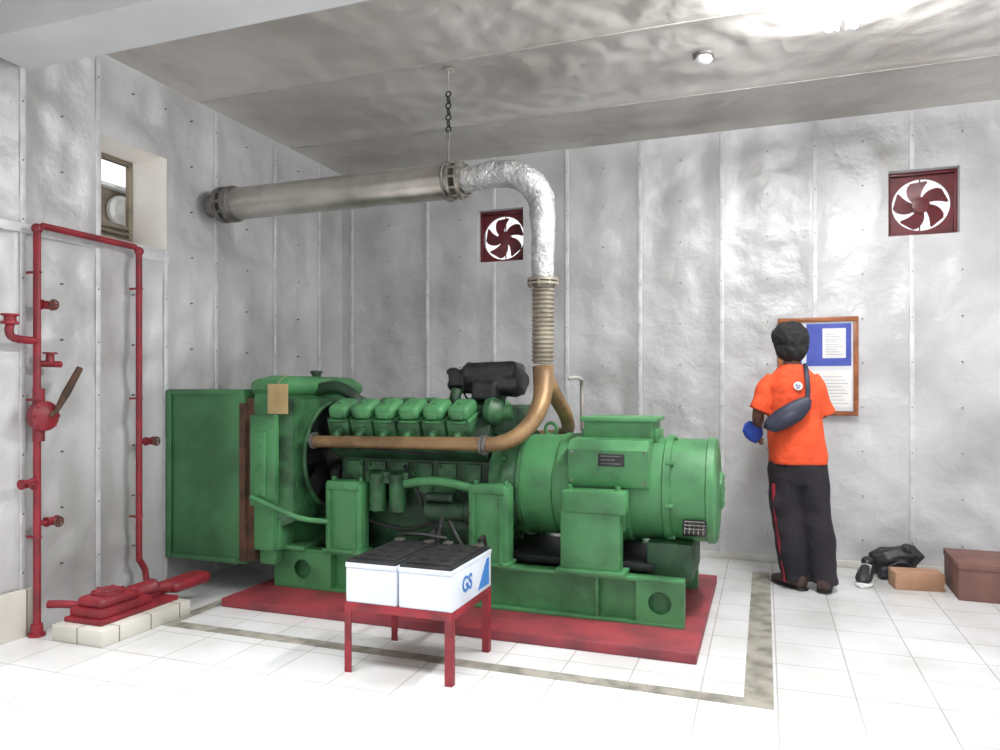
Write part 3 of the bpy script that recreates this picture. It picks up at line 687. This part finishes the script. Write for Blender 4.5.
mb = MB(); mb.lathe((.34, -2.66, .15), (0, 1, 0), [(0, .035), (.005, .048), (.15, .048), (.155, .052), (.17, .048), (.18, .03)], 24)
mb.box(.29, .39, -2.60, -2.48, .1, .13, .006); mb.build('pump_motor', 'red', t)
mb = MB(); mb.tube([(.3, -2.5, .14), (.22, -2.42, .15), (.12, -2.33, .17), (.075, -2.295, .19), (.07, yb, .25)], .018, 14); mb.build('outlet_pipe', 'red', t)
mb = MB(); mb.box(.30, .44, -2.42, -2.14, .10, .165, .03); mb.tube([(.36, -2.50, .14), (.38, -2.38, .14)], .035, 14, 1); mb.crumple(9, .012); mb.build('strainer', 'red', t)
mb = MB(); mb.tube([(.26, -2.86, .14), (.17, -2.9, .15), (.09, -2.93, .15)], .02, 14); mb.build('inlet_pipe', 'red', t)
# ================================================================== NOTICE BOARD
t = thing('notice_board', (3.9, 0, 1.07), 'wood framed notice board with blue backed papers on the back wall', 'notice board')
bx0, bx1, bz0, bz1 = 3.64, 4.165, 1.07, 1.765
mb = MB(); mb.box(bx0+.02, bx1-.02, -.02, -.008, bz0+.02, bz1-.02); mb.build('backing', 'paper', t)
mb = MB()
for a, b, c_, d in ((bx0, bx1, bz0, bz0+.032), (bx0, bx1, bz1-.032, bz1), (bx0, bx0+.032, bz0+.032, bz1-.032), (bx1-.032, bx1, bz0+.032, bz1-.032)): mb.box(a, b, -.036, -.006, c_, d, .004)
mb.build('frame', 'wood', t)
for q in ((3.83, 4.12, 1.42, 1.72), (3.69, 3.8, 1.3, 1.72)): mb = MB(); mb.box(q[0], q[1], -.0215, -.0195, q[2], q[3]); mb.build('blue_sheet', 'paperb', t)
for i_, q in enumerate(((3.935, 4.085, 1.475, 1.685), (3.705, 3.79, 1.5, 1.68), (3.86, 4.12, 1.13, 1.39))):
    mb = MB(); mb.box(q[0], q[1], -.0235, -.0205, q[2], q[3]); np_ = mb.build('notice_paper', 'white', t)
    mb = MB(); nl = (9, 7, 9)[i_]; st = (q[3]-q[2]-.05)/nl
    for i in range(nl): mb.box(q[0]+.02, q[1]-.02-.02*(i % 3), -.0242, -.0234, q[2]+.025+i*st, q[2]+.0275+i*st)
    mb.build('printed_lines', 'ink', np_)
# ================================================================== PERSON
PX, PY = 3.785, -.69
SHEAR[0] = .052
P = thing('person', (PX, PY, 0), 'person in orange t-shirt and black trousers facing the notice board, seen from behind', 'person', local=True)
def hand(mb, w, d, pn, side):
    w = Vector(w); d = Vector(d).normalized(); pn = Vector(pn); pn = (pn-d*pn.dot(d)).normalized(); s = d.cross(pn).normalized()*side
    mb.loft([(w-d*.02, .026, .02), (w+d*.01, .03, .018), (w+d*.05, .038, .016), (w+d*.085, .038, .014), (w+d*.095, .034, .01)], s, 16)
    for i, (o_, L_) in enumerate(((.03, .068), (.01, .076), (-.01, .07), (-.029, .056))):
        b = w+d*.08+s*o_; p = [b]; ang = 0
        for k in range(3):
            ang += .35; p.append(p[-1]+(d*math.cos(ang)+pn*math.sin(ang))*L_*(.45, .32, .26)[k])
        mb.tube(p, [.0095, .009, .008, .0065], 10, 3)
    b = w+d*.02+s*.022; mb.tube([b, b+d*.025+s*.022+pn*.01, b+d*.055+s*.03+pn*.02, b+d*.078+s*.028+pn*.026], [.013, .0115, .010, .008], 10, 3)
mb = MB()
mb.loft([((0, 0, .78), .12, .085), ((0, 0, .88), .135, .1), ((0, 0, 1.0), .125, .09), ((0, 0, 1.15), .13, .095), ((0, 0, 1.26), .135, .09), ((0, 0, 1.33), .115, .075), ((0, 0, 1.38), .07, .06), ((0, .0, 1.42), .053, .053)])
mb.tube([(0, -.005, 1.36), (0, .0, 1.43), (0, .015, 1.5)], [.055, .053, .053], 20)
HC = Vector((0, .012, 1.56))
mb.ball(HC, (.077, .096, .108), 28); mb.ball(HC+Vector((0, .03, -.06)), (.058, .06, .06), 20); mb.ball(HC+Vector((0, .055, -.088)), (.03, .03, .028), 14)
mb.loft([(HC+Vector((0, .092, .012)), .008, .008), (HC+Vector((0, .112, -.018)), .013, .012), (HC+Vector((0, .108, -.032)), .017, .01)], n=12)
mb.ball(HC+Vector((0, .092, -.055)), (.024, .01, .006), 12); mb.ball(HC+Vector((0, .09, -.066)), (.02, .01, .007), 12)
for sx in (-1, 1): mb.ball(HC+Vector((sx*.08, -.004, -.008)), (.01, .02, .032), 12)
LE = Vector((-.216, -.02, 1.11)); LWr = Vector((-.228, .17, .985)); RE = Vector((.178, .08, 1.10)); RW = Vector((.06, .27, 1.17))
for s_, e_, w_ in ((Vector((-.14, 0, 1.31)), LE, LWr), (Vector((.135, 0, 1.31)), RE, RW)):
    mb.tube([s_, s_*.5+e_*.5, e_], [.038, .040, .036], 16, 4); mb.tube([e_, e_*.6+w_*.4, w_], [.036, .037, .025], 16, 4)
hand(mb, LWr, (LWr-LE), (1, .0, -.1), 1); hand(mb, RW, (-.4, .5, .25), (-.3, 0, -1), 1)
for sx, kx, ax_, ay in ((-1, -.09, -.072, 0), (1, .095, .112, -.015)):
    mb.tube([(sx*.085, 0, .84), (sx*.088, .005, .66), (kx, .02, .47), (kx*.5+ax_*.5, .0, .3), (ax_, ay, .09), (ax_, ay+.03, .04)], [.08, .075, .055, .052, .038, .034], 18, 4)
body = remesh(mb.build('body', 'skin', P), .005, 3)
for sx in (-1, 1):
    mb = MB(); mb.ball(HC+Vector((sx*.03, .083, .008)), .0115, 12); e = mb.build('eye', 'eye', P)
    mb = MB(); mb.ball(HC+Vector((sx*.03, .0925, .008)), (.005, .003, .005), 10); mb.build('iris', 'black', e)
mb = MB(); mb.ball(HC+Vector((0, -.022, .02)), (.112, .116, .106), 32); mb.ball(HC+Vector((0, -.04, -.045)), (.102, .08, .090), 24); mb.ball(HC+Vector((0, .03, .07)), (.085, .07, .045), 20)
for v in mb.bm.verts: v.co += (v.co-HC).normalized()*(noise.noise(v.co*26)*.012+noise.noise(v.co*70)*.007)
remesh(mb.build('hair', 'hair', P), .006, 1)
mb = MB()
mb.loft([((0, 0, .785), .180, .135), ((0, 0, .84), .176, .132), ((0, 0, .95), .166, .125), ((.0, 0, 1.08), .158, .12), ((0, 0, 1.2), .158, .12), ((0, 0, 1.29), .158, .116), ((0, 0, 1.345), .142, .1), ((0, 0, 1.385), .095, .08), ((0, 0, 1.412), .064, .066)], n=40)
for sx, e in ((-1, LE), (1, RE)):
    s_ = Vector((sx*.115, 0, 1.322)); mb.tube([s_, s_*.7+e*.3+Vector((sx*.01, 0, .008)), s_*.35+e*.65, e*.98+s_*.02], [.058, .061, .060, .064], 22, 5)
for v in mb.bm.verts:
    k = noise.noise(Vector((v.co.x*8, v.co.y*8, v.co.z*10)))*.018+noise.noise(Vector((v.co.x*18, v.co.y*18, v.co.z*14)))*.008; v.co += Vector((v.co.x, v.co.y, 0)).normalized()*k
sh = remesh(mb.build('t_shirt', 'shirt', P), .008, 2)
ec = Vector((.025, -.127, 1.275))
mb = MB(); mb.lathe(ec+Vector((0, .003, 0)), (0, -1, 0), [(0, .026), (.006, .026)], 28); mb.build('shirt_emblem', 'white', sh)
mb = MB()
mb.box(ec.x-.018, ec.x+.018, ec.y-.005, ec.y-.001, ec.z-.003, ec.z+.001); mb.box(ec.x-.012, ec.x-.004, ec.y-.005, ec.y-.001, ec.z+.003, ec.z+.016); mb.box(ec.x+.0, ec.x+.014, ec.y-.005, ec.y-.001, ec.z+.003, ec.z+.008); mb.box(ec.x-.012, ec.x+.012, ec.y-.005, ec.y-.001, ec.z-.010, ec.z-.007); mb.box(ec.x-.008, ec.x+.008, ec.y-.005, ec.y-.001, ec.z-.018, ec.z-.014)
mb.build('emblem_print', 'emb', sh)
mb = MB()
mb.loft([((0, 0, .66), .155, .11), ((0, 0, .76), .168, .125), ((0, 0, .84), .16, .118), ((0, 0, .93), .13, .1)], n=28)
LEG = {}
for sx, kx, ax_, ay in ((-1, -.078, -.052, 0), (1, .09, .115, -.015)):
    pts = [(sx*.075, 0, .80), (sx*.078, .0, .66), (kx, .01, .47), (kx*.5+ax_*.5, -.005, .27), (ax_, ay, .09), (ax_, ay, .05)]
    rr = [.096, .102, .098, .092, .083, .085]; LEG[sx] = (pts, rr)
    mb.tube(pts, rr, 26, 6)
for v in mb.bm.verts:
    k = noise.noise(Vector((v.co.x*7, v.co.y*7+3, v.co.z*10)))*.014; v.co += Vector((1, 1, 0))*k
tr = remesh(mb.build('trousers', 'pants', P), .01, 2)
pts, rr = LEG[-1]; mb = MB(); d = Vector((-.72, -.69, 0)); tdir = Vector((.69, -.72, 0)); vs = []; fs = []
for i in range(1, 6):
    c = Vector(pts[i])+d*(rr[i]+.010)
    vs += [c-tdir*.006, c+tdir*.006, c+tdir*.006-d*.024, c-tdir*.006-d*.024]
for i in range(4):
    b = i*4
    for a in range(4): fs.append((b+a, b+(a+1) % 4, b+4+(a+1) % 4, b+4+a))
fs += [(0, 1, 2, 3), (16, 17, 18, 19)]; mb.add(vs, fs); mb.build('side_stripe', 'red', tr)
for (ax_, ay, rz) in ((-.055, 0, .7), (.115, -.015, -.1)):
    mb = MB(); R = Matrix.Rotation(rz, 3, 'Z')
    mb.loft([((0, -.085, .045), .02, .025), ((0, -.075, .048), .038, .046), ((0, -.02, .055), .042, .054), ((0, .06, .045), .046, .044), ((0, .13, .033), .046, .032), ((0, .175, .028), .035, .026), ((0, .19, .024), .015, .016)], n=20)
    for v in mb.bm.verts: v.co = R @ v.co+Vector((ax_, ay, 0)); v.co.z = max(v.co.z, .004)
    sh_ = mb.build('worn_shoe', 'shoe', P)
    mb = MB(); mb.loft([((0, -.09, .01), .025, .01), ((0, -.075, .01), .042, .01), ((0, .0, .01), .044, .01), ((0, .12, .01), .05, .01), ((0, .175, .01), .04, .01), ((0, .195, .01), .015, .01)], n=16)
    for v in mb.bm.verts: v.co = R @ v.co+Vector((ax_, ay, 0)); v.co.z = max(v.co.z, 0)
    mb.build('sole', 'rubber', sh_)
S = thing('sling_bag', (PX-.08, PY-.16, 1.0), 'navy sling bag worn across the back of the orange t-shirt', 'bag')
o_ = Vector((PX, PY, 0)); mb = MB()
mb.loft([(o_+Vector((-.165, -.115, 1.02)), .02, .02), (o_+Vector((-.145, -.15, 1.03)), .045, .028), (o_+Vector((-.08, -.16, 1.07)), .064, .034), (o_+Vector((-.005, -.16, 1.12)), .062, .033), (o_+Vector((.055, -.152, 1.17)), .042, .026), (o_+Vector((.08, -.145, 1.2)), .02, .015)], (-.5, 0, .85), 24)
mb.crumple(9, .010); mb.build('pouch', 'navy', S)
mb = MB(); mb.loft([(o_+Vector((-.13, -.176, 1.02)), .016, .012), (o_+Vector((-.085, -.189, 1.05)), .034, .016), (o_+Vector((-.025, -.189, 1.09)), .032, .016), (o_+Vector((.01, -.178, 1.115)), .018, .012)], (-.5, 0, .85), 16); mb.build('front_pocket', 'navy', S)
mb = MB(); mb.loft([(o_+Vector(p), .014, .004) for p in ((.072, -.148, 1.19), (.08, -.141, 1.25), (.08, -.13, 1.33), (.078, -.1, 1.38), (.075, -.03, 1.414), (.062, .05, 1.40), (.03, .118, 1.33), (-.05, .135, 1.2), (-.12, .125, 1.1), (-.17, .07, 1.04), (-.18, -.02, 1.01), (-.168, -.12, 1.015))], (1, .2, .3), 10)
mb.build('strap', 'navy', S)
mb = MB(); c = o_+LWr+Vector((-.03, -.07, -.005))
mb.loft([(c+Vector((-.035, .0, .05)), .02, .012), (c+Vector((-.02, 0, .03)), .05, .03), (c+Vector((.0, 0, -.01)), .06, .035), (c+Vector((.015, .01, -.045)), .05, .03), (c+Vector((.03, .01, -.07)), .02, .012)], (1, .1, .2), 18)
mb.crumple(20, .018)
o = mb.build('cloth', 'clothblue', loc=c); tag(o, 'crumpled bright blue cloth held in the left hand of the person', 'cloth')
SHEAR[0] = 0
# ================================================================== THINGS ON THE FLOOR AT RIGHT
SH = thing('shoe', (4.165, -.42, 0), 'single black sneaker with white sole on the floor beside the dark bundle', 'shoe', rz=PI*.92, local=True)
mb = MB(); mb.loft([((0, -.135, .06), .015, .02), ((0, -.12, .07), .038, .06), ((0, -.06, .08), .042, .065), ((0, .02, .068), .047, .052), ((0, .09, .05), .05, .034), ((0, .13, .042), .036, .025), ((0, .143, .036), .012, .012)], n=22); mb.ball((0, -.075, .13), (.038, .055, .03)); mb.build('upper', 'black', SH)
mb = MB(); mb.loft([((0, -.145, .017), .02, .017), ((0, -.125, .017), .045, .017), ((0, 0, .017), .048, .017), ((0, .09, .017), .055, .017), ((0, .135, .017), .042, .017), ((0, .155, .017), .014, .015)], n=20)
for v in mb.bm.verts: v.co.z = max(v.co.z, 0)
mb.build('sole', 'white', SH)
mb = MB()
for i in range(5): mb.tube([(-.034, .0+i*.018, .115-i*.008), (0, .004+i*.018, .124-i*.011), (.034, .0+i*.018, .115-i*.008)], .004, 6, 3)
mb.build('laces', 'white', SH)
T = thing('bundle', (4.38, -.17, 0), 'slumped dark cloth bundle on the floor against the back wall', 'bundle')
mb = MB(); mb.loft([((4.22, -.2, .06), .04, .04), ((4.25, -.2, .07), .08, .07), ((4.32, -.19, .09), .10, .09), ((4.39, -.18, .12), .11, .1), ((4.46, -.17, .12), .10, .09), ((4.5, -.17, .10), .05, .04)], (0, 0, 1), 40)
mb.ball((4.3, -.24, .04), (.07, .05, .035)); mb.ball((4.44, -.2, .19), (.05, .06, .03))
for v in mb.bm.verts:
    v.co += (v.co-Vector((4.37, -.17, .08))).normalized()*(noise.noise(v.co*10)*.05+noise.noise(v.co*24)*.025); v.co.z = max(v.co.z, .002); v.co.y = min(v.co.y, -.02)
o = mb.build('folded_fabric', 'black', T); remesh(o, .008, 1)
mb = MB(); mb.tube([(4.27, -.29, .03), (4.32, -.30, .09), (4.38, -.29, .12), (4.44, -.27, .10)], .007, 8); mb.build('strap', 'navy', T)
T = thing('cardboard_box', (4.45, -.43, 0), 'small tan cardboard box on the floor in front of the dark bundle', 'box', local=True, rz=.12)
mb = MB(); mb.box(-.14, .14, -.08, .08, 0, .105, .003); mb.build('carton', 'card', T)
mb = MB(); mb.box(-.142, .142, -.02, .02, .103, .1062); mb.box(-.1415, -.14, -.02, .02, .05, .106); mb.build('packing_tape', 'cap', T)
for q in (-1, 1): mb = MB(); mb.box(-.138, .138, min(q*.003, q*.078), max(q*.003, q*.078), .1052, .108, .001); mb.build('flap', 'card', T)
T = thing('cardboard_box', (4.84, -.45, 0), 'larger reddish brown box on the floor at the right edge', 'box', local=True, rz=-.03)
mb = MB(); mb.box(-.2, .2, -.22, .22, 0, .2, .004); mb.build('carton', 'card2', T)
mb = MB(); mb.box(-.205, .205, -.225, .225, .18, .225, .006); mb.build('lid', 'card2', T)
# ================================================================== LIGHTS
def area(name, loc, rot, sx, sy, e, col=(1, 1, 1), spread=180):
    l = bpy.data.lights.new(name, 'AREA'); l.shape = 'RECTANGLE'; l.size = sx; l.size_y = sy; l.energy = e; l.color = col; l.spread = math.radians(spread)
    o = bpy.data.objects.new(name, l); COL.objects.link(o); o.location = loc; o.rotation_euler = rot
area('added_room_fill', (3.0, -4.7, CZ-.06), (0, 0, 0), 2.4, 1.2, 42)  # added fill without a fixture, brightens the room from out of view
area('added_floor_fill', (2.2, -4.1, CZ-.06), (0, 0, 0), 3.6, .5, 66, spread=80)  # added narrow fill, no real lamp here: washes the near floor towards white
w = bpy.data.worlds.new('w'); SC.world = w; w.use_nodes = True
bg = w.node_tree.nodes['Background']; bg.inputs[0].default_value = (.98, .985, 1, 1); bg.inputs[1].default_value = 1.15
# ================================================================== CAMERA
cd = bpy.data.cameras.new('camera'); cam = bpy.data.objects.new('camera', cd); COL.objects.link(cam)
cam.location = (CX, CY, CH); cam.rotation_euler = (PI/2, 0, math.atan2(SN, CS))
cd.sensor_width = 36; cd.lens = FL/1000*36; cd.shift_y = .015; cd.clip_start = .05
SC.camera = cam
